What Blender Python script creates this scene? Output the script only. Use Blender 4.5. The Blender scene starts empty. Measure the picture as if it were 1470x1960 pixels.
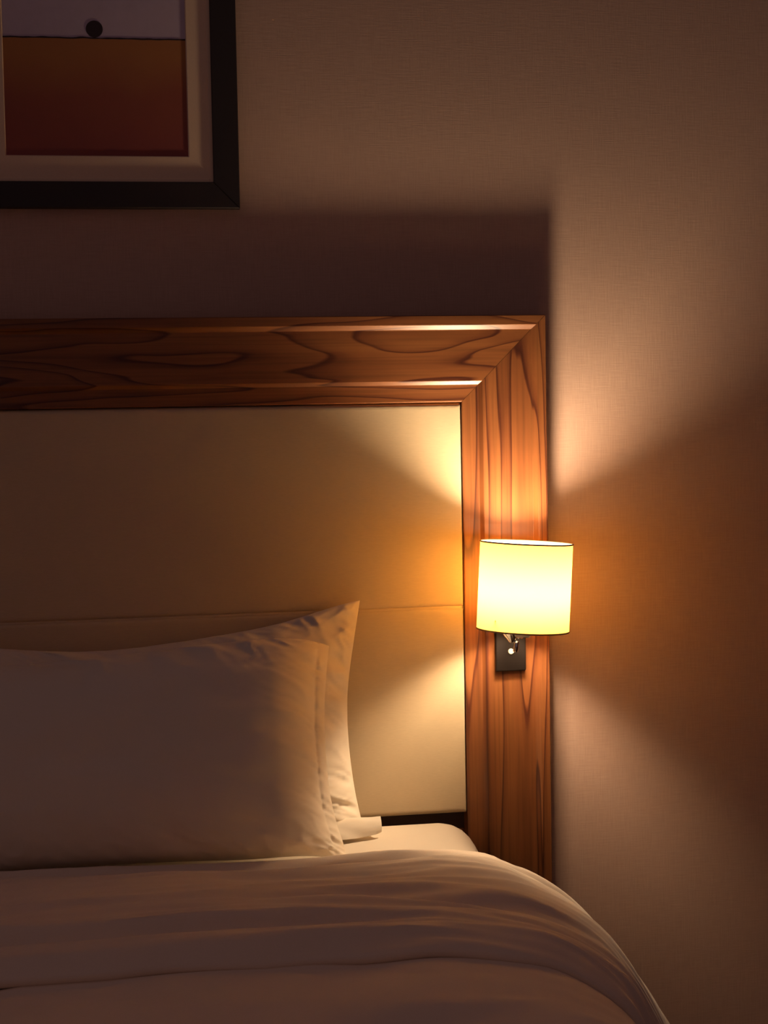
import bpy, bmesh, math, random
from mathutils import Matrix, Vector, noise

scene = bpy.context.scene
COL = scene.collection

# ------------------------------------------------------------------ camera, light, exposure
R_ = math.radians
YAW, PITCH, ROLL = R_(8.9), R_(3.37), R_(1.05)
FOCAL_PX, DIST = 3000.0, 2.667
AIM = Vector((0.0, 0.0, 1.15))              # the point of the wall in the middle of the picture
fwd = Vector((math.sin(YAW) * math.cos(PITCH), math.cos(YAW) * math.cos(PITCH), -math.sin(PITCH)))
right0 = Vector((math.cos(YAW), -math.sin(YAW), 0))
down0 = fwd.cross(right0)
right = math.cos(ROLL) * right0 + math.sin(ROLL) * down0
down = -math.sin(ROLL) * right0 + math.cos(ROLL) * down0
cam_data = bpy.data.cameras.new('camera')
cam_data.sensor_fit = 'VERTICAL'
cam_data.sensor_height = 36.0
cam_data.lens = FOCAL_PX / 1960.0 * 36.0
cam = bpy.data.objects.new('camera', cam_data)
COL.objects.link(cam)
rot = Matrix((right, -down, -fwd)).transposed()
cam.matrix_world = Matrix.Translation(AIM - DIST * fwd) @ rot.to_4x4()
scene.camera = cam

world = bpy.data.worlds.new('night_room')
scene.world = world
world.use_nodes = True
world.node_tree.nodes['Background'].inputs[0].default_value = (1.0, 0.60, 0.62, 1)
world.node_tree.nodes['Background'].inputs[1].default_value = 0.068

BULB_STRENGTH = 490.0
BULB_COLOR = (1.0, 0.73, 0.46)

vs = scene.view_settings
vs.view_transform = 'Standard'
vs.look = 'None'
vs.exposure = 0.0
vs.gamma = 1.0
vs.use_curve_mapping = False
scene.cycles.adaptive_threshold = 0.03
scene.cycles.max_bounces = 6
scene.cycles.diffuse_bounces = 4
scene.cycles.transmission_bounces = 5
scene.cycles.sample_clamp_indirect = 6.0
scene.cycles.caustics_reflective = False
scene.cycles.caustics_refractive = False


# ------------------------------------------------------------------ helpers
def tag(o, label=None, cat=None, group=None, kind=None):
    if label: o['label'] = label
    if cat: o['category'] = cat
    if group: o['group'] = group
    if kind: o['kind'] = kind
    return o


def thing(name, loc, label, cat):
    o = bpy.data.objects.new(name, None)
    o.empty_display_size = 0.05
    o.location = loc
    COL.objects.link(o)
    return tag(o, label, cat)


def link(name, me, mat, parent=None, smooth=True, autosmooth=None):
    """Mesh data are given in world coordinates; the parent's offset is taken out again."""
    o = bpy.data.objects.new(name, me)
    COL.objects.link(o)
    if mat: me.materials.append(mat)
    if smooth:
        for p in me.polygons: p.use_smooth = True
    if parent:
        o.parent = parent
        base = Vector((0, 0, 0))
        q = parent
        while q:
            base += q.location
            q = q.parent
        o.location = -base
    if autosmooth:
        m = o.modifiers.new('edges', 'EDGE_SPLIT')
        m.split_angle = R_(autosmooth)
    return o


def mesh_from(verts, faces, name='m'):
    me = bpy.data.meshes.new(name)
    me.from_pydata([tuple(v) for v in verts], [], faces)
    me.update()
    return me


def finish(bm, name='m'):
    me = bpy.data.meshes.new(name)
    bmesh.ops.recalc_face_normals(bm, faces=bm.faces)
    bm.to_mesh(me)
    bm.free()
    return me


def box_mesh(lo, hi, bevel=0.0, seg=2):
    bm = bmesh.new()
    bmesh.ops.create_cube(bm, size=1)
    for v in bm.verts:
        v.co = Vector([lo[i] + (v.co[i] + .5) * (hi[i] - lo[i]) for i in range(3)])
    if bevel:
        bmesh.ops.bevel(bm, geom=bm.edges[:], offset=bevel, segments=seg, affect='EDGES', profile=.5)
    return finish(bm)


def lathe(profile, seg=40, mat4=Matrix.Identity(4), close=False):
    """Revolve (r, z) points about z."""
    verts, faces = [], []
    n = len(profile)
    for i in range(seg):
        a = 2 * math.pi * i / seg
        for r, z in profile:
            verts.append(mat4 @ Vector((r * math.cos(a), r * math.sin(a), z)))
    for i in range(seg):
        j = (i + 1) % seg
        for k in range(n if close else n - 1):
            k2 = (k + 1) % n
            faces.append((i * n + k, j * n + k, j * n + k2, i * n + k2))
    return mesh_from(verts, faces)


def tube(path, rad, seg=14, caps=True):
    """A round tube along a list of points; rad is a number or a list."""
    pts = [Vector(p) for p in path]
    verts, faces = [], []
    rads = rad if isinstance(rad, (list, tuple)) else [rad] * len(pts)
    up = Vector((0.13, 0.31, 0.94)).normalized()
    for i, p in enumerate(pts):
        t = (pts[min(i + 1, len(pts) - 1)] - pts[max(i - 1, 0)]).normalized()
        a = t.cross(up).normalized()
        b = t.cross(a).normalized()
        for k in range(seg):
            an = 2 * math.pi * k / seg
            verts.append(p + rads[i] * (math.cos(an) * a + math.sin(an) * b))
    for i in range(len(pts) - 1):
        for k in range(seg):
            k2 = (k + 1) % seg
            faces.append((i * seg + k, i * seg + k2, (i + 1) * seg + k2, (i + 1) * seg + k))
    if caps:
        faces.append(tuple(range(seg))[::-1])
        faces.append(tuple((len(pts) - 1) * seg + k for k in range(seg)))
    me = mesh_from(verts, faces)
    bm = bmesh.new(); bm.from_mesh(me); bpy.data.meshes.remove(me)
    return finish(bm)


def interp(pts, t):
    """Catmull-Rom through pts (tuples), t in 0..1 over chord length."""
    L = [0.0]
    for a, b in zip(pts, pts[1:]):
        L.append(L[-1] + math.dist(a, b))
    s = max(0.0, min(1.0, t)) * L[-1]
    i = 0
    while i < len(pts) - 2 and L[i + 1] < s: i += 1
    u = (s - L[i]) / max(1e-9, L[i + 1] - L[i])
    p0, p1, p2, p3 = pts[max(i - 1, 0)], pts[i], pts[i + 1], pts[min(i + 2, len(pts) - 1)]
    return tuple(.5 * (2 * b + (c - a) * u + (2 * a - 5 * b + 4 * c - d) * u * u + (3 * b - a - 3 * c + d) * u ** 3)
                 for a, b, c, d in zip(p0, p1, p2, p3))


def lin(xs, ys, x):
    if x <= xs[0]: return ys[0]
    for i in range(len(xs) - 1):
        if x <= xs[i + 1]:
            u = (x - xs[i]) / (xs[i + 1] - xs[i])
            u = u * u * (3 - 2 * u)
            return ys[i] + (ys[i + 1] - ys[i]) * u
    return ys[-1]


def sstep(a, b, x):
    u = max(0.0, min(1.0, (x - a) / (b - a)))
    return u * u * (3 - 2 * u)


def nz(x, y, z=0.0):
    return noise.noise(Vector((x, y, z)))


# ------------------------------------------------------------------ materials
def new_mat(name):
    m = bpy.data.materials.new(name)
    m.use_nodes = True
    nt = m.node_tree
    return m, nt, nt.nodes['Principled BSDF']


def node(nt, kind, **kw):
    n = nt.nodes.new(kind)
    for k, v in kw.items():
        if k.startswith('in_'):
            key = k[3:]
            n.inputs[int(key) if key.isdigit() else key].default_value = v
        else:
            setattr(n, k, v)
    return n


def ramp(nt, stops):
    r = nt.nodes.new('ShaderNodeValToRGB')
    while len(r.color_ramp.elements) < len(stops): r.color_ramp.elements.new(.5)
    for e, (p, c) in zip(r.color_ramp.elements, stops):
        e.position = p
        e.color = (*c, 1) if len(c) == 3 else c
    return r


def plain(name, col, rough=.6, metal=0.0, spec=.5, sheen=0.0):
    m, nt, b = new_mat(name)
    b.inputs['Base Color'].default_value = (*col, 1)
    b.inputs['Roughness'].default_value = rough
    b.inputs['Metallic'].default_value = metal
    b.inputs['Specular IOR Level'].default_value = spec
    if sheen: b.inputs['Sheen Weight'].default_value = sheen
    return m


def wood_mat(name, axis, seed=0.0, stretch=1.25, rings_n=9.0):
    """Walnut veneer, reddish brown; the growth lines run along the given axis."""
    m, nt, b = new_mat(name)
    L = nt.links.new
    tc = node(nt, 'ShaderNodeTexCoord')
    mp = node(nt, 'ShaderNodeMapping')
    sc = [12.0, 12.0, 12.0]; sc[axis] = stretch
    mp.inputs['Scale'].default_value = sc
    mp.inputs['Location'].default_value = (seed, seed * .7, seed * 1.3)
    L(tc.outputs['Object'], mp.inputs['Vector'])
    n1 = node(nt, 'ShaderNodeTexNoise', in_Scale=1.0, in_Detail=2.5, in_Roughness=.38, in_Distortion=.2)
    L(mp.outputs['Vector'], n1.inputs['Vector'])
    mul = node(nt, 'ShaderNodeMath', operation='MULTIPLY'); mul.inputs[1].default_value = rings_n
    L(n1.outputs[0], mul.inputs[0])
    fr = node(nt, 'ShaderNodeMath', operation='FRACT')
    L(mul.outputs[0], fr.inputs[0])
    rings = ramp(nt, [(0.0, (.95, .95, .95)), (.60, (.85, .85, .85)), (.84, (.55, .55, .55)), (.94, (.0, .0, .0)), (1.0, (.90, .90, .90))])
    L(fr.outputs[0], rings.inputs[0])
    # fine pores along the grain
    mp2 = node(nt, 'ShaderNodeMapping')
    sc2 = [260.0, 260.0, 260.0]; sc2[axis] = 5.0
    mp2.inputs['Scale'].default_value = sc2
    L(tc.outputs['Object'], mp2.inputs['Vector'])
    n2 = node(nt, 'ShaderNodeTexNoise', in_Scale=1.0, in_Detail=3.0)
    L(mp2.outputs['Vector'], n2.inputs['Vector'])
    # broad patches
    mp3 = node(nt, 'ShaderNodeMapping')
    sc3 = [34.0, 34.0, 34.0]; sc3[axis] = 1.6
    mp3.inputs['Scale'].default_value = sc3
    L(tc.outputs['Object'], mp3.inputs['Vector'])
    n3 = node(nt, 'ShaderNodeTexNoise', in_Scale=1.0, in_Detail=3.5, in_Roughness=.6, in_Distortion=.3)
    L(mp3.outputs['Vector'], n3.inputs['Vector'])
    mixA = node(nt, 'ShaderNodeMath', operation='MULTIPLY_ADD'); mixA.inputs[1].default_value = .62; 
    L(n3.outputs[0], mixA.inputs[0])
    rs = node(nt, 'ShaderNodeMath', operation='MULTIPLY'); rs.inputs[1].default_value = .50
    L(rings.outputs[0], rs.inputs[0])
    L(rs.outputs[0], mixA.inputs[2])
    col = ramp(nt, [(.10, (.030, .008, .005)), (.42, (.095, .026, .011)), (.66, (.195, .066, .021)), (.92, (.30, .114, .035))])
    L(mixA.outputs[0], col.inputs[0])
    pore = ramp(nt, [(.30, (.78, .78, .78)), (.55, (1, 1, 1))])
    L(n2.outputs[0], pore.inputs[0])
    mx = node(nt, 'ShaderNodeMix', data_type='RGBA', blend_type='MULTIPLY')
    mx.inputs['Factor'].default_value = 1.0
    L(col.outputs[0], mx.inputs[6]); L(pore.outputs[0], mx.inputs[7])
    L(mx.outputs[2], b.inputs['Base Color'])
    b.inputs['Roughness'].default_value = .36
    b.inputs['Specular IOR Level'].default_value = .45
    bp = node(nt, 'ShaderNodeBump', in_Strength=.05, in_Distance=.001)
    L(n2.outputs[0], bp.inputs['Height']); L(bp.outputs[0], b.inputs['Normal'])
    return m


def fabric_mat(name, col, thread=900.0, bump=.12, rough=.85, var=.10, sheen=.15, stretch=(1, 1, 1), dist=.0006):
    m, nt, b = new_mat(name)
    L = nt.links.new
    tc = node(nt, 'ShaderNodeTexCoord')
    mp = node(nt, 'ShaderNodeMapping')
    mp.inputs['Scale'].default_value = stretch
    L(tc.outputs['Object'], mp.inputs['Vector'])
    n1 = node(nt, 'ShaderNodeTexNoise', in_Scale=thread, in_Detail=2.0)
    L(mp.outputs[0], n1.inputs['Vector'])
    n2 = node(nt, 'ShaderNodeTexNoise', in_Scale=26.0, in_Detail=3.0)
    L(tc.outputs['Object'], n2.inputs['Vector'])
    ad = node(nt, 'ShaderNodeMath', operation='MULTIPLY_ADD'); ad.inputs[1].default_value = .35
    L(n2.outputs[0], ad.inputs[0]); L(n1.outputs[0], ad.inputs[2])
    lo = tuple(c * (1 - var) for c in col); hi = tuple(min(1, c * (1 + var * .6)) for c in col)
    r = ramp(nt, [(.38, lo), (.95, hi)])
    L(ad.outputs[0], r.inputs[0]); L(r.outputs[0], b.inputs['Base Color'])
    b.inputs['Roughness'].default_value = rough
    b.inputs['Specular IOR Level'].default_value = .25
    b.inputs['Sheen Weight'].default_value = sheen
    bp = node(nt, 'ShaderNodeBump', in_Strength=bump, in_Distance=dist)
    L(n1.outputs[0], bp.inputs['Height']); L(bp.outputs[0], b.inputs['Normal'])
    return m


def wallpaper_mat():
    m, nt, b = new_mat('woven_wallpaper')
    L = nt.links.new
    tc = node(nt, 'ShaderNodeTexCoord')
    mpv = node(nt, 'ShaderNodeMapping'); mpv.inputs['Scale'].default_value = (520, 520, 26)
    mph = node(nt, 'ShaderNodeMapping'); mph.inputs['Scale'].default_value = (30, 30, 560)
    L(tc.outputs['Object'], mpv.inputs[0]); L(tc.outputs['Object'], mph.inputs[0])
    a = node(nt, 'ShaderNodeTexNoise', in_Scale=1.0, in_Detail=2.0); L(mpv.outputs[0], a.inputs[0])
    c = node(nt, 'ShaderNodeTexNoise', in_Scale=1.0, in_Detail=2.0); L(mph.outputs[0], c.inputs[0])
    ad = node(nt, 'ShaderNodeMath', operation='ADD'); L(a.outputs[0], ad.inputs[0]); L(c.outputs[0], ad.inputs[1])
    r = ramp(nt, [(.30, (.52, .345, .265)), (.75, (.62, .425, .33))])
    hf = node(nt, 'ShaderNodeMath', operation='MULTIPLY'); hf.inputs[1].default_value = .5
    L(ad.outputs[0], hf.inputs[0]); L(hf.outputs[0], r.inputs[0]); L(r.outputs[0], b.inputs['Base Color'])
    b.inputs['Roughness'].default_value = .75
    b.inputs['Specular IOR Level'].default_value = .25
    bp = node(nt, 'ShaderNodeBump', in_Strength=.25, in_Distance=.0008)
    L(ad.outputs[0], bp.inputs['Height']); L(bp.outputs[0], b.inputs['Normal'])
    return m


def shade_mat(name='cream_shade_fabric', lo=(.34, .182, .038), hi=(.38, .202, .043), fac=.45):
    m = bpy.data.materials.new(name)
    m.use_nodes = True
    nt = m.node_tree
    nt.nodes.clear()
    L = nt.links.new
    out = node(nt, 'ShaderNodeOutputMaterial')
    tc = node(nt, 'ShaderNodeTexCoord')
    n1 = node(nt, 'ShaderNodeTexNoise', in_Scale=700.0, in_Detail=2.0)
    L(tc.outputs['Object'], n1.inputs['Vector'])
    r = ramp(nt, [(.3, lo), (.7, hi)])
    L(n1.outputs[0], r.inputs[0])
    tr = node(nt, 'ShaderNodeBsdfTranslucent'); L(r.outputs[0], tr.inputs[0])
    df = node(nt, 'ShaderNodeBsdfDiffuse'); df.inputs[0].default_value = (.74, .66, .55, 1)
    mx = node(nt, 'ShaderNodeMixShader'); mx.inputs[0].default_value = fac
    L(tr.outputs[0], mx.inputs[1]); L(df.outputs[0], mx.inputs[2])
    L(mx.outputs[0], out.inputs[0])
    return m


def bulb_mat():
    m = bpy.data.materials.new('glowing_bulb')
    m.use_nodes = True
    nt = m.node_tree
    nt.nodes.clear()
    out = node(nt, 'ShaderNodeOutputMaterial')
    em = node(nt, 'ShaderNodeEmission')
    em.inputs[0].default_value = (*BULB_COLOR, 1)
    em.inputs[1].default_value = BULB_STRENGTH
    nt.links.new(em.outputs[0], out.inputs[0])
    return m


def print_field_mat():
    """The painted lower half of the print: ochre brown at the top running into dark red."""
    m, nt, b = new_mat('printed_field')
    L = nt.links.new
    tc = node(nt, 'ShaderNodeTexCoord')
    sp = node(nt, 'ShaderNodeSeparateXYZ'); L(tc.outputs['Object'], sp.inputs[0])
    n1 = node(nt, 'ShaderNodeTexNoise', in_Scale=14.0, in_Detail=4.0); L(tc.outputs['Object'], n1.inputs[0])
    mr = node(nt, 'ShaderNodeMapRange'); mr.inputs[1].default_value = 1.745; mr.inputs[2].default_value = 1.934
    L(sp.outputs[2], mr.inputs[0])
    ad = node(nt, 'ShaderNodeMath', operation='MULTIPLY_ADD'); ad.inputs[1].default_value = .25
    L(n1.outputs[0], ad.inputs[0]); L(mr.outputs[0], ad.inputs[2])
    r = ramp(nt, [(.05, (.28, .060, .055)), (.6, (.32, .085, .05)), (1.0, (.42, .17, .05))])
    L(ad.outputs[0], r.inputs[0]); L(r.outputs[0], b.inputs['Base Color'])
    b.inputs['Roughness'].default_value = .7
    return m


M_wall = wallpaper_mat()
M_wood_h = wood_mat('walnut_along_x', 0, 3.7, 1.4, 12.0)
M_wood_v = wood_mat('walnut_along_z', 2, 1.9, .75, 13.0)
M_uph = fabric_mat('beige_upholstery', (.68, .535, .34), thread=420.0, bump=.16, rough=.55, var=.05, sheen=.05, stretch=(.25, 1, 2.2))
M_linen = fabric_mat('white_cotton', (.84, .74, .60), thread=1100, bump=.06, var=.03)
M_duvet = fabric_mat('cream_duvet_cotton', (.88, .74, .59), thread=1000, bump=.08, var=.05)
M_mattress = fabric_mat('mattress_ticking', (.62, .56, .48))
M_base = fabric_mat('dark_brown_base_fabric', (.06, .035, .03))
M_black = plain('black_lacquer', (.010, .007, .006), .5, spec=.2)
M_chrome = plain('chrome', (.82, .80, .76), .12, 1.0)
M_bakelite = plain('dark_socket', (.03, .022, .018), .35)
M_button = plain('ivory_button', (.75, .70, .58), .4)
M_wire = plain('dark_wire_rim', (.16, .11, .06), .5)
M_plastic = plain('white_plastic', (.75, .72, .66), .5)
M_shade = shade_mat()
M_bulb = bulb_mat()
M_frame = plain('near_black_frame', (.020, .012, .012), .55)
M_mat = fabric_mat('cream_mat_board', (.80, .60, .43), thread=600, bump=.03, var=.04, sheen=0)
M_sky = fabric_mat('printed_lilac_sky', (.56, .46, .56), thread=60, bump=0.0, var=.05, sheen=0)
M_field = print_field_mat()
M_ink = plain('printed_black', (.030, .014, .018), .7)
M_carpet = fabric_mat('brown_carpet', (.16, .10, .07), thread=300, bump=.6, dist=.004)
M_paint = plain('painted_trim', (.55, .46, .38), .5)

# ------------------------------------------------------------------ the setting
tag(link('wall_back', box_mesh((-2.6, 0, 0), (2.6, .12, 2.7)), M_wall, smooth=False), kind='structure')
tag(link('wall_right', box_mesh((2.6, -4.6, 0), (2.72, .12, 2.7)), M_wall, smooth=False), kind='structure')
tag(link('floor', box_mesh((-2.6, -4.6, -.1), (2.72, .12, 0)), M_carpet, smooth=False), kind='structure')
tag(link('baseboard_back', box_mesh((.285, -.014, 0), (2.6, 0, .09), .003), M_paint, smooth=False), kind='structure')

# ------------------------------------------------------------------ headboard
XR, XL, ZT = .2735, -1.2135, 1.4785           # outer right, outer left, top
FW = .1445                                   # width of the frame members
PROF = [(0, .0), (0, .0505), (.0012, 0.0517), (.0155, 0.0520), (.0165, 0.0516), (.0235, 0.0454), (.0245, 0.0450), (.1085, 0.0450),
        (.1095, 0.0446), (.1152, 0.0402), (.1162, 0.0400), (.1425, 0.0398), (.1440, 0.0392), (FW, 0.0380), (FW, .0)]


def member(pts_fn, mat, name, parent):
    """pts_fn(w, d) -> the two ends of the sweep line for that profile point."""
    verts = []
    for w, d in PROF:
        a, b = pts_fn(w, d)
        verts += [a, b]
    n = len(PROF)
    faces = [(2 * i, 2 * i + 1, 2 * i + 3, 2 * i + 2) for i in range(n - 1)]
    faces.append((2 * n - 2, 2 * n - 1, 1, 0))
    faces.append(tuple(2 * i for i in range(n)))
    faces.append(tuple(2 * i + 1 for i in range(n))[::-1])
    me = mesh_from(verts, faces)
    bm = bmesh.new(); bm.from_mesh(me); bpy.data.meshes.remove(me)
    return link(name, finish(bm), mat, parent, smooth=True, autosmooth=12)


hb = thing('headboard', ((XL + XR) / 2, 0, 0), 'walnut framed headboard with beige upholstered panels behind the pillows', 'headboard')
g = .0003
member(lambda w, d: ((XL + w + g, -d, ZT - w), (XR - w - g, -d, ZT - w)), M_wood_h, 'top_rail', hb)
member(lambda w, d: ((XR - w, -d, 0), (XR - w, -d, ZT - w - g)), M_wood_v, 'stile', hb)
member(lambda w, d: ((XL + w, -d, 0), (XL + w, -d, ZT - w - g)), M_wood_v, 'stile', hb)
link('bottom_rail', box_mesh((XL + FW, -.007, .42), (XR - FW, 0, .640), .002), M_wood_h, hb, smooth=False)


def panel(name, z0, z1, seed):
    x0, x1 = XL + FW - .001, XR - FW + .0002
    nx, nzv = 150, 44
    verts, faces = [], []
    # denser towards the edges so that the padding rolls over roundly
    def ease(t): return .5 - .5 * math.cos(math.pi * t)
    for j in range(nzv + 1):
        v = ease(j / nzv)
        for i in range(nx + 1):
            u = ease(i / nx)
            x = x0 + (x1 - x0) * u
            z = z0 + (z1 - z0) * v
            e = min(x - x0, x1 - x, z - z0, z1 - z)
            ex = min(x - x0, x1 - x); ez = min(z - z0, z1 - z)
            def roll(q, r=.011):
                q = min(1.0, q / r)
                return math.sqrt(max(0.0, 1 - (1 - q) ** 2))
            d = .027 + .0095 * min(roll(ex, .004), roll(ez, .007))
            d += .0018 * nz(x * 3.1 + seed, z * 5.0, seed)
            # tiny puckers where the cover is pulled over the top edge
            near = math.exp(-max(0.0, (z1 - z)) / .03)
            d += .0007 * near * nz(x * 55 + seed, z * 18, 3) + .0005 * near * nz(x * 120, z * 40, 9)
            verts.append((x, -d, z))
    for j in range(nzv):
        for i in range(nx):
            a = j * (nx + 1) + i
            faces.append((a, a + 1, a + nx + 2, a + nx + 1))
    return link(name, mesh_from(verts, faces), M_uph, hb)


ZS = .9875
panel('upholstered_panel', ZS, ZT - FW - .0005, 1.0)
panel('upholstered_panel', .633, ZS, 7.0)
# narrow welt under the seam
link('seam_welt', tube([(XL + FW + (XR - XL - 2 * FW) * t / 60, -.0305, ZS - .0015 + .0006 * nz(t * .3, 2)) for t in range(61)], .0045, 8), M_uph, hb)
link('backing_board', box_mesh((XL + FW, -.009, .60), (XR - FW, 0, ZT - FW + .01)), M_base, hb, smooth=False)

# ------------------------------------------------------------------ picture
PR, PB = -.2335, 1.6590                      # outer right and bottom of the frame
PW, PH = .456, .62
PL, PT = PR - PW, PB + PH
FWP = .0425
pic = thing('framed_picture', ((PL + PR) / 2, 0, PB), 'dark framed print of a red field under a lilac sky with a black disc', 'picture')


def bar(name, a, b):
    return link(name, box_mesh(a, b, .0012), M_frame, pic, smooth=False)


def mitred(name, corners):
    """A frame bar from its four outline corners (x, z), 19 mm deep."""
    bm = bmesh.new()
    f = [bm.verts.new((x, -.019, z)) for x, z in corners]
    k = [bm.verts.new((x, -.0005, z)) for x, z in corners]
    bm.faces.new(f); bm.faces.new(k[::-1])
    for i in range(4):
        j = (i + 1) % 4
        bm.faces.new((f[i], f[j], k[j], k[i]))
    bmesh.ops.recalc_face_normals(bm, faces=bm.faces)
    bmesh.ops.bevel(bm, geom=[e for e in bm.edges if all(v.co.y < -.012 for v in e.verts)], offset=.0012, segments=1, affect='EDGES')
    return link(name, finish(bm), M_frame, pic, smooth=False)


O = [(PL, PB), (PR, PB), (PR, PT), (PL, PT)]
I = [(PL + FWP, PB + FWP), (PR - FWP, PB + FWP), (PR - FWP, PT - FWP), (PL + FWP, PT - FWP)]
for i in range(4):
    j = (i + 1) % 4
    mitred('frame_bar', [O[i], O[j], I[j], I[i]])
# mat board: a window mat of four mitred strips, bevelled towards the print
PX0, PX1, PZ0, PZ1 = -.6075, -.3160, 1.7440, PT - (1.7440 - PB)
ZH = 1.9325                                  # horizon of the print
def mat_board():
    bm = bmesh.new()
    o = [(PL + FWP - .003, PB + FWP - .003), (PR - FWP + .003, PB + FWP - .003), (PR - FWP + .003, PT - FWP + .003), (PL + FWP - .003, PT - FWP + .003)]
    i1 = [(PX0 - .0015, PZ0 - .0015), (PX1 + .0015, PZ0 - .0015), (PX1 + .0015, PZ1 + .0015), (PX0 - .0015, PZ1 + .0015)]
    i2 = [(PX0, PZ0), (PX1, PZ0), (PX1, PZ1), (PX0, PZ1)]
    vo = [bm.verts.new((x, -.0125, z)) for x, z in o]
    v1 = [bm.verts.new((x, -.0125, z)) for x, z in i1]
    v2 = [bm.verts.new((x, -.0100, z)) for x, z in i2]
    for k in range(4):
        j = (k + 1) % 4
        bm.faces.new((vo[k], vo[j], v1[j], v1[k]))
        bm.faces.new((v1[k], v1[j], v2[j], v2[k]))
    me = bpy.data.meshes.new('m')
    bm.to_mesh(me); bm.free()
    return me
link('mat_board', mat_board(), M_mat, pic, smooth=False)
# inner slip of the frame
for a, b in (((PR - FWP - .006, -.0140, PB + FWP), (PR - FWP + .001, -.012, PT - FWP)), ((PL + FWP - .001, -.0140, PB + FWP), (PL + FWP + .006, -.012, PT - FWP)),
             ((PL + FWP + .006, -.0140, PB + FWP - .001), (PR - FWP - .006, -.012, PB + FWP + .006)), ((PL + FWP + .006, -.0140, PT - FWP - .006), (PR - FWP - .006, -.012, PT - FWP + .001))):
    link('slip_strip', box_mesh(a, b, .0008), M_mat, pic, smooth=False)
prt = link('print', box_mesh((PX0 - .004, -.0096, PZ0 - .004), (PX1 + .004, -.002, PZ1 + .004)), M_sky, pic, smooth=False)


def flat(name, pts, y, mat):
    bm = bmesh.new()
    f = bm.faces.new([bm.verts.new((x, y, z)) for x, z in pts])
    r = bmesh.ops.extrude_face_region(bm, geom=[f])
    for v in r['geom']:
        if isinstance(v, bmesh.types.BMVert): v.co.y += .0003
    return link(name, finish(bm), mat, prt, smooth=False)


N = 60
edge = [(PX0 - .003 + (PX1 - PX0 + .006) * i / N, ZH + .0012 * nz(i * .21, 4.0)) for i in range(N + 1)]
flat('printed_field', [(PX0 - .003, PZ0 - .003), (PX1 + .003, PZ0 - .003)] + edge[::-1], -.0099, M_field)
line = [(x, z + .0012 + .0010 * nz(i * .33, 8)) for i, (x, z) in enumerate(edge)]
low = [(x, z - .0012 - .0006 * nz(i * .27, 12)) for i, (x, z) in enumerate(edge)]
flat('printed_horizon', low + line[::-1], -.0101, M_ink)
cx, cz, rr = -.4620, 1.9470, .0135
flat('printed_disc', [(cx + rr * math.cos(a * math.pi / 24), cz + rr * math.sin(a * math.pi / 24)) for a in range(48)], -.0103, M_ink)

# ------------------------------------------------------------------ wall lamp
lamp = thing('wall_lamp', (.205, -.045, .92), 'lit bedside wall lamp with cream drum shade on the headboard stile', 'lamp')
PLX0, PLX1, PLZ0, PLZ1, PLY = .1785, .2310, .8770, .9680, -.057
plate = link('back_plate', box_mesh((PLX0, PLY, PLZ0), (PLX1, -.0446, PLZ1), .0025, 3), M_black, lamp, smooth=True, autosmooth=35)
btn = lathe([(0, 0), (.0040, 0), (.0048, .0007), (.0048, .0035)], 24, Matrix.Translation((.2043, PLY - .0028, .9110)) @ Matrix.Rotation(R_(-90), 4, 'X'))
link('push_button', btn, M_button, plate, autosmooth=40)

# axis of the shade: leans a little to the right and away from the viewer
SC = Vector((.2040, -.160, 1.0325))
SM = Matrix.Translation(SC) @ Matrix.Rotation(R_(3.6), 4, 'Y') @ Matrix.Rotation(R_(-1.0), 4, 'X')
SR, SH = .0757, .0708                         # radius, half height
link_shade = link('lamp_shade', lathe([(SR - .0006, -SH + i * 2 * SH / 16) for i in range(17)], 64, SM), M_shade, lamp)
for z, mat_ in ((SH, M_wire), (-SH, M_wire)):
    rw = [(SR - .0006 + .0011 * math.cos(a), z + .0013 * math.sin(a)) for a in [k * math.pi / 4 for k in range(8)]]
    link('rim_wire', lathe(rw, 64, SM, close=True), mat_, link_shade)
# holder ring and three spokes carry the shade on the socket
ZSP = -SH + .018
link('holder_ring', lathe([(.0180, ZSP - .0015), (.0290, ZSP - .0005), (.0290, ZSP + .0020), (.0180, ZSP + .0025)], 32, SM, close=True), M_chrome, link_shade)  # ring made wider than needed to hold back light going down
for k in range(3):
    a = R_(100 + 120 * k)
    p = [SM @ Vector((r * math.cos(a), r * math.sin(a), ZSP + (0 if r < .07 else .0))) for r in (.028, SR - .001)]
    link('spoke', tube(p, .0010, 8), M_chrome, link_shade)
# socket, its collar widened to cut the downward light; bulb
link('bulb_socket', lathe([(0, -SH - .012), (.0118, -SH - .012), (.0128, -SH - .010), (.0128, -SH + .018), (.0185, -SH + .016), (.0185, -SH + .020), (.0250, -SH + .024), (.0262, -SH + .0290), (.0235, -SH + .030), (0, -SH + .030)], 32, SM), M_bakelite, lamp, autosmooth=35)
BZ = -.011                                     # centre of the bulb in the shade's own height
dome = [(.0310 * math.cos(R_(a)), BZ + .032 * math.sin(R_(a))) for a in range(-38, 91, 12)]
bulb = link('light_bulb', lathe(dome + [(0, BZ + .032)], 24, SM), M_bulb, lamp)
r0, z0 = dome[0]
link('bulb_base', lathe([(0, BZ - .031), (.014, BZ - .031), (.018, BZ - .027), (r0 - .0006, z0 - .0012), (r0 - .0004, z0), (0, z0 + .001)], 24, SM), M_plastic, bulb)  # unseen opaque lower half, added to weaken the beam below the shade
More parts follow.
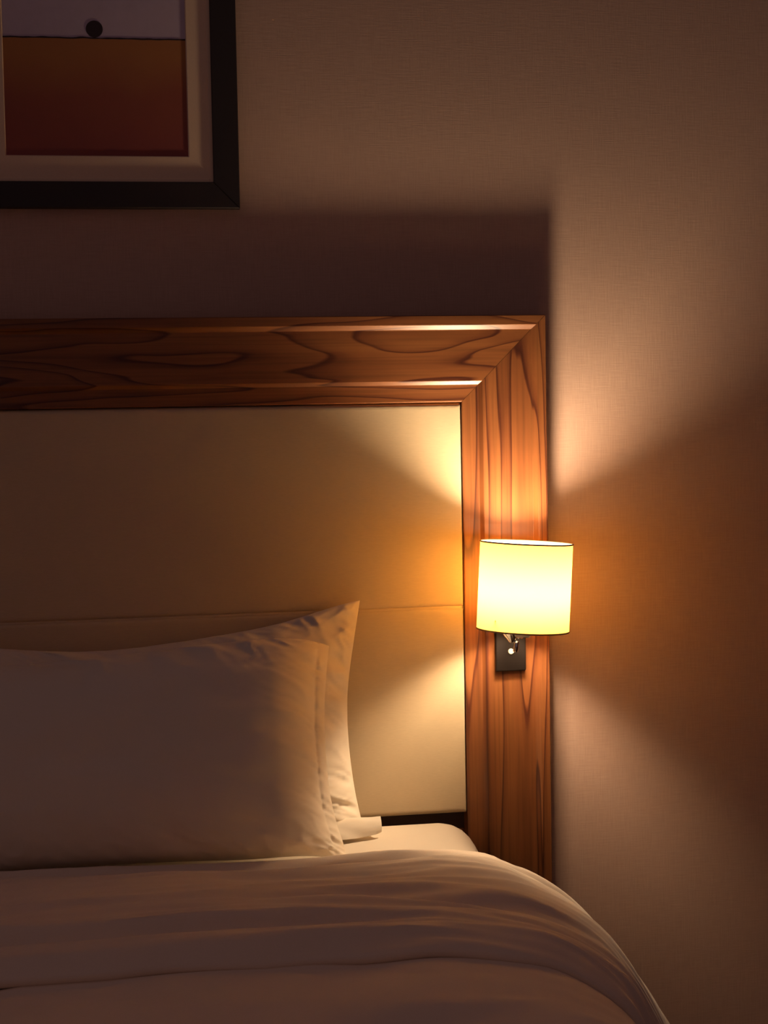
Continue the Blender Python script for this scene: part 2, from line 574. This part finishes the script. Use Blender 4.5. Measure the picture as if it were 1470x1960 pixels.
# curved arm from the plate to the socket, with a chrome cup and the hanging twist switch
arm = [(.2045, -.0565, .9500), (.2043, -.075, .9490), (.2035, -.100, .9475), (.201, -.125, .9470), (.1995, -.148, .9500), (SM @ Vector((0, 0, -SH - .006)))[:]]
am = link('arm', tube(arm, .0052, 14), M_chrome, lamp)
link('arm_rose', lathe([(0, 0), (.0125, 0), (.0125, .003), (.008, .008), (.0055, .010)], 28, Matrix.Translation((.2045, PLY + .0005, .9500)) @ Matrix.Rotation(R_(90), 4, 'X')), M_chrome, lamp, autosmooth=35)
cup = Matrix.Translation((.1890, -.132, .9385)) @ Matrix.Rotation(R_(-8), 4, 'Y')
link('chrome_cup', lathe([(0, -.001), (.0045, -.001), (.0062, .001), (.0085, .006), (.0128, .0125), (.0150, .019), (.0150, .021), (.012, .0225), (0, .0225)], 30, cup), M_chrome, lamp, autosmooth=40)
sw = Matrix.Translation((.1930, -.135, .9220)) @ Matrix.Rotation(R_(10), 4, 'Y')
link('twist_switch', lathe([(0, 0), (.0036, 0), (.0040, .0008), (.0040, .0150), (.0030, .0185), (0, .0185)], 20, sw), M_chrome, lamp, autosmooth=40)

# ------------------------------------------------------------------ bed
bx0, bx1 = -1.06, .138


def skew(y):
    """the bed stands a little askew to the headboard"""
    return .05 * (y + .05)


base = thing('divan', ((bx0 + bx1) / 2, -1.05, 0), 'low dark brown fabric bed base under the mattress', 'bed base')
link('box', box_mesh((bx0 + .0, -2.02, .10), (bx1 - .045, -.055, .36), .012, 2), M_base, base, autosmooth=40)
for x in (bx0 + .08, bx1 - .08):
    for y in (-1.95, -.13):
        link('leg', lathe([(0, 0), (.022, 0), (.028, .10), (0, .10)], 20, Matrix.Translation((x, y, 0))), M_black, base, autosmooth=40)

mt = thing('mattress', ((bx0 + bx1) / 2, -1.05, .36), 'mattress under a smooth white fitted sheet', 'mattress')


def slab(name, x0, x1, y0, y1, z0, z1, r, mat, parent, crown=0.0, nseg=8, rise=0.0):
    """A rounded slab with a soft top edge, skewed a little on its base."""
    bm = bmesh.new()
    rows = []
    prof = [(0.0, z0), (0.0, z1 - r)] + [(r * (1 - math.cos(a)), z1 - r + r * math.sin(a)) for a in [math.pi / 2 * k / nseg for k in range(1, nseg + 1)]] + [(.12, z1 + crown * .5), (.30, z1 + crown), (.55, z1 + crown)]
    for ins, z in prof:
        ring = []
        rc = max(.012, .075 - ins)
        X0, X1, Y0, Y1 = x0 + ins, x1 - ins, y0 + ins, y1 - ins
        steps = [.06, .12, .18, .25, .33, .45, .7, 1.2]
        for cx_, cy_, a0 in ((X1 - rc, Y1 - rc, 0), (X0 + rc, Y1 - rc, 90), (X0 + rc, Y0 + rc, 180), (X1 - rc, Y0 + rc, 270)):
            for k in range(9):
                a = R_(a0 + 90 * k / 8)
                ring.append((cx_ + rc * math.cos(a), cy_ + rc * math.sin(a)))
            if a0 == 90: ring += [(X0, Y1 - rc - t) for t in steps]
            if a0 == 270: ring += [(X1, Y1 - rc - t) for t in steps[::-1]]
        # the end under the pillows is not pressed down by the duvet
        ring = [(x + skew(y), y, z + (rise * math.exp(-((y + .10) / .15) ** 2) * sstep(z1 - r, z1, z))) for x, y in ring]
        rows.append([bm.verts.new(p) for p in ring])
    n = len(rows[0])
    for a, b in zip(rows, rows[1:]):
        for k in range(n):
            k2 = (k + 1) % n
            bm.faces.new((a[k], a[k2], b[k2], b[k]))
    bm.faces.new(rows[-1]); bm.faces.new(rows[0][::-1])
    return link(name, finish(bm), mat, parent, autosmooth=50)


slab('mattress_core', bx0 + .006, bx1 - .006, -2.035, -.058, .362, .50, .03, M_mattress, mt)
fs = slab('fitted_sheet', bx0, bx1, -2.04, -.050, .40, .623, .070, M_linen, mt, crown=.003, rise=.015)


# ------------------------------------------------------------------ pillows
def pillow(name, centre, A, B, Tf, Tb, lean, roll_, seed, label, cup_top, cup_side, flange, parent_parts=None, corner=None, twist=0.0, bend=0.0, bend_top=0.0):
    root = thing(name, (centre[0], centre[1], .63), label, 'pillow')
    nu, nv = 190, 110
    mat4 = Matrix.Translation(centre) @ Matrix.Rotation(twist, 4, 'Z') @ Matrix.Rotation(roll_, 4, 'Y') @ Matrix.Rotation(lean, 4, 'X')
    verts, faces = [], []

    def pos(u, v, side):
        # outline: sides bow inwards between the corners
        x = A * u * (1 - cup_side * (1 - v * v) * abs(u) ** 3)
        z = B * v * (1 - cup_top * (1 - u * u) * abs(v) ** 3)
        if corner: 
            dx, dz = corner(u, v)
            x += dx; z += dz
        fu = flange
        au = min(1.0, abs(u) / (1 - fu)) if fu else abs(u)
        av = abs(v)
        th = ((1 - au ** 3.2) * (1 - av ** 3.0))
        th = max(0.0, th) ** .62
        T = Tf if side > 0 else Tb
        d = T * th
        if fu:
            inside = sstep(1 - fu - .02, 1 - fu + .02, abs(u))
            d += .004 * inside * (1 - av ** 6) - .0014 * math.exp(-((abs(u) - 1 + fu) / .012) ** 2) + .0025 * inside * nz(v * 7 + seed, u * 3, 5)
        # creases fanning out from the seams
        eu, ev = 1 - abs(u), 1 - abs(v)
        if side > 0:
            q = .5 * nz(u * 3 + seed, v * 3, seed + 20)
            def ridge(n): return .5 - abs(n) ** .8
            # the cloth is drawn in along the open end and the top seam: folds run away from them
            wr = .016 * math.exp(-eu / .22) * nz(u * 4.0 + seed, v * 6 + 1.5 * u + q, seed)
            wr += .020 * math.exp(-eu / .12) * ridge(nz(u * 6.0 + q, v * 10 + 7 * u + 3 * q, seed + 4))
            wr += .009 * math.exp(-eu / .20) * ridge(nz(u * 7.0 - v * 5, v * 8 - 6 * u + 3 * q, seed + 14))
            wr += .014 * math.exp(-ev / .20) * nz(u * 9 + 2.2 * v + seed + q, v * 2.5, seed + 2)
            wr += .018 * math.exp(-ev / .12) * ridge(nz(u * 15 + 6 * v + 3 * q, v * 5, seed + 7))
            wr += .006 * nz(u * 1.7 + seed, v * 1.5, seed + 9) * th
            wr += .009 * nz(u * 4.5 + v * 3 + seed, v * 3.0 - u * 2 + q, seed + 11) * th * (.3 + .7 * abs(u))
            # soft dents at the corners
            d += wr * min(1.0, (eu * 14) ** .7 + .05) * min(1.0, (ev * 12) ** .7 + .05)
        y = -side * d + bend * (max(0.0, u - .73) / .27) ** 2 * (1 - bend_top * max(0.0, v))
        return mat4 @ Vector((x, y, z))

    def grid(t): 
        s = 2 * t - 1
        return math.copysign(1 - (1 - abs(s)) ** 1.35, s)
    for side in (1, -1):
        off = len(verts)
        for j in range(nv + 1):
            for i in range(nu + 1):
                verts.append(pos(grid(i / nu), grid(j / nv), side))
        for j in range(nv):
            for i in range(nu):
                a = off + j * (nu + 1) + i
                q = (a, a + 1, a + nu + 2, a + nu + 1)
                faces.append(q if side > 0 else q[::-1])
    me = mesh_from(verts, faces)
    bm = bmesh.new(); bm.from_mesh(me); bpy.data.meshes.remove(me)
    bmesh.ops.remove_doubles(bm, verts=bm.verts[:], dist=.0002)
    link('pillowcase', finish(bm), M_linen, root)
    return root, mat4


def back_corner(u, v):
    # the free upper corner stands up in a point, the lower one droops outwards
    k = sstep(.35, 1.0, u) * sstep(.2, 1.0, v)
    lift = .010 * sstep(.55, 1.0, u) * sstep(.5, 1.0, -v)
    return (.010 * k, lift + .020 * k ** 1.5 - .018 * (1 - sstep(-.35, .55, u)) * sstep(0, .9, v))


def front_corner(u, v):
    lift = .009 * sstep(.55, 1.0, u) * sstep(.5, 1.0, -v)
    return (.006 * sstep(.4, 1, u) * sstep(.3, 1, -v), lift - .020 * (1 - sstep(-.35, .75, u)) * sstep(0, .9, v))


pb, mb = pillow('bed_pillow', Vector((-.416, -.124, .8165)), .354, .182, .060, .040, R_(-15.5), R_(0.0), 2.3,
                'white bed pillow leaning on the headboard behind the front pillow', .19, .050, 0.0, corner=back_corner, bend=.050, bend_top=.7)
pf, mf = pillow('bed_pillow', Vector((-.510, -.281, .8155)), .395, .176, .078, .040, R_(-24), R_(0.0), 6.1,
                'front white bed pillow, plump, nearest the duvet', .08, .045, .055, bend=.078, corner=front_corner)


# loose hem of the back pillow's case lying on the sheet
def hem_flap():
    """a tab of doubled cotton, 6 mm thick, from inside the pillow's lower corner out to its square end"""
    top = [(-.150, -.150, .668), (-.095, -.158, .668), (-.060, -.161, .6675), (-.046, -.161, .6675), (-.040, -.160, .6672)]
    bot = [(-.150, -.198, .642), (-.100, -.194, .6415), (-.066, -.186, .6435), (-.050, -.182, .6450), (-.041, -.178, .6475)]
    verts, faces = [], []
    nx, ny = 20, 8
    for side in (0, 1):
        for j in range(ny + 1):
            for i in range(nx + 1):
                s, t = i / nx, j / ny
                a, b = Vector(interp(top, s)), Vector(interp(bot, s))
                p = a.lerp(b, t)
                bulge = .007 * math.sin(math.pi * t) + .003 * nz(s * 3.5, t * 3, 3)
                p += Vector((0, -.75, .66)) * bulge
                if side: p += Vector((0, .75, -.3)) * .006
                verts.append(p)
    n = (nx + 1) * (ny + 1)
    for j in range(ny):
        for i in range(nx):
            a = j * (nx + 1) + i
            faces.append((a, a + nx + 1, a + nx + 2, a + 1))
            faces.append((n + a, n + a + 1, n + a + nx + 2, n + a + nx + 1))
    rim = [i for i in range(nx + 1)] + [j * (nx + 1) + nx for j in range(1, ny + 1)] + [ny * (nx + 1) + i for i in range(nx - 1, -1, -1)] + [j * (nx + 1) for j in range(ny - 1, 0, -1)]
    for a, b in zip(rim, rim[1:] + rim[:1]):
        faces.append((a, b, n + b, n + a))
    me = mesh_from(verts, faces)
    bm = bmesh.new(); bm.from_mesh(me); bpy.data.meshes.remove(me)
    return link('case_hem', finish(bm), M_linen, pb, autosmooth=60)
hem_flap()

# ------------------------------------------------------------------ duvet
dv = thing('duvet', (-.47, -1.2, .63), 'pale cotton duvet with its top end folded back across the bed', 'duvet')
XC = -.47
HEAD = [(-.47, .645), (-.30, .645), (-.14, .643), (0, .639), (.066, .629), (.098, .614), (.128, .598), (.168, .570), (.205, .534), (.240, .494), (.280, .442), (.312, .393), (.338, .350), (.360, .30), (.375, .25)]
HEM = [(-.47, .655), (-.30, .655), (-.16, .655), (-.07, .653), (.015, .641), (.062, .627), (.104, .603), (.134, .577), (.152, .548), (.168, .508), (.180, .460), (.190, .405), (.197, .345), (.202, .29), (.205, .24)]
FOOT = [(x + .01, z - .004) for x, z in HEM]


def section(y):
    a = sstep(-.36, -.88, y) if False else max(0.0, min(1.0, (y + .38) / (-.47)))
    if y > -.85:
        return [(p[0] + (q[0] - p[0]) * a, p[1] + (q[1] - p[1]) * a) for p, q in zip(HEAD, HEM)]
    b = max(0.0, min(1.0, (y + .85) / (-1.0)))
    return [(p[0] + (q[0] - p[0]) * b, p[1] + (q[1] - p[1]) * b) for p, q in zip(HEM, FOOT)]


def duvet_mesh(rows, ns, disp):
    """rows: list of (y, height above the base section, weight of wrinkles)"""
    verts, faces = [], []
    for ri, (y, h, wgt) in enumerate(rows):
        sec = section(y)
        for i in range(2 * ns + 1):
            s = (i - ns) / ns
            t = abs(s)
            e = .004
            p = interp(sec, t); p1 = interp(sec, min(1, t + e)); p0 = interp(sec, max(0, t - e))
            tx, tz = p1[0] - p0[0], p1[1] - p0[1]
            l = math.hypot(tx, tz) or 1
            nx_, nz_ = -tz / l, tx / l
            sg = 1 if s >= 0 else -1
            dd, dy = disp(s, y, ri, p[0])
            hh = h + dd * wgt
            x = p[0] + nx_ * hh
            z = p[1] + nz_ * hh
            verts.append((x if sg > 0 else 2 * (XC + skew(y)) - x, y + dy, z))
    w = 2 * ns + 1
    for j in range(len(rows) - 1):
        for i in range(2 * ns):
            a = j * w + i
            faces.append((a, a + w, a + w + 1, a + 1))
    return verts, faces


def wr(s, y, seed, fx=2.6, fy=13.0):
    """long soft creases running across the bed"""
    w = .35 * nz(s * 2.0 + seed, y * 3.0, seed)
    a = nz(s * fx + seed, y * fy + 5 * w + 1.6 * s, seed)
    b = nz(s * fx * 1.9, y * fy * 2.1 + 6 * w - 1.5 * s, seed + 3)
    c = nz(s * 1.2, y * 4 + s, seed + 8)
    r = 1 - 2 * abs(a)
    d = nz(s * 3.2 + seed, y * 46 + 12 * w + 3.5 * s, seed + 5)
    return .0130 * a + .0085 * b + .006 * c + .0080 * r + .0055 * (.5 - abs(d))


# body of the duvet
rowsB = []
nb = 150
for k in range(nb + 1):
    y = -.44 - 1.62 * k / nb
    rowsB.append((y, .013, .8 if y < -.60 else .2))
vb, fb = duvet_mesh(rowsB, 90, lambda s, y, ri, x: (wr(s, y, 4.0), 0.0))
ob = link('duvet_body', mesh_from(vb, fb), M_duvet, dv)
sm = ob.modifiers.new('thickness', 'SOLIDIFY'); sm.thickness = .016; sm.offset = -1

# folded-back end, lying on the body
CUFF = [(-.395, -.004), (-.381, .006), (-.375, .018), (-.380, .028), (-.400, .034), (-.440, .0385), (-.50, .042), (-.57, .046), (-.64, .047), (-.70, .047), (-.75, .046), (-.79, .044), (-.82, .041), (-.843, .035), (-.855, .027), (-.850, .018), (-.830, .012)]
rowsC = []
nc = 120
for k in range(nc + 1):
    y, h = interp(CUFF, k / nc)
    rowsC.append((y, h, lin([0, .06, .14, .86, .95, 1], [0, .2, 1, 1, .35, 0], k / nc)))


def cuff_disp(s, y, ri, x):
    k = ri / nc
    d = wr(s, y, 9.0, 2.2, 15.0)
    # broad swell in front of the fold that faces the foot of the bed
    d += .004 * math.sin(s * 5.0 + 1.0) * sstep(.4, .8, k)
    d -= .008 * (1 - sstep(.10, .55, abs(s))) * (1 - sstep(.3, .8, k)) + .003
    # the loose hem wanders a little
    dy = .016 * sstep(.55, 1.0, k) * (nz(s * 4.2, 3.3) + .5 * nz(s * 11, 7.7))
    return d, dy


vc, fc = duvet_mesh(rowsC, 110, cuff_disp)
oc = link('folded_cuff', mesh_from(vc, fc), M_duvet, dv)
sm = oc.modifiers.new('thickness', 'SOLIDIFY'); sm.thickness = .004; sm.offset = -1
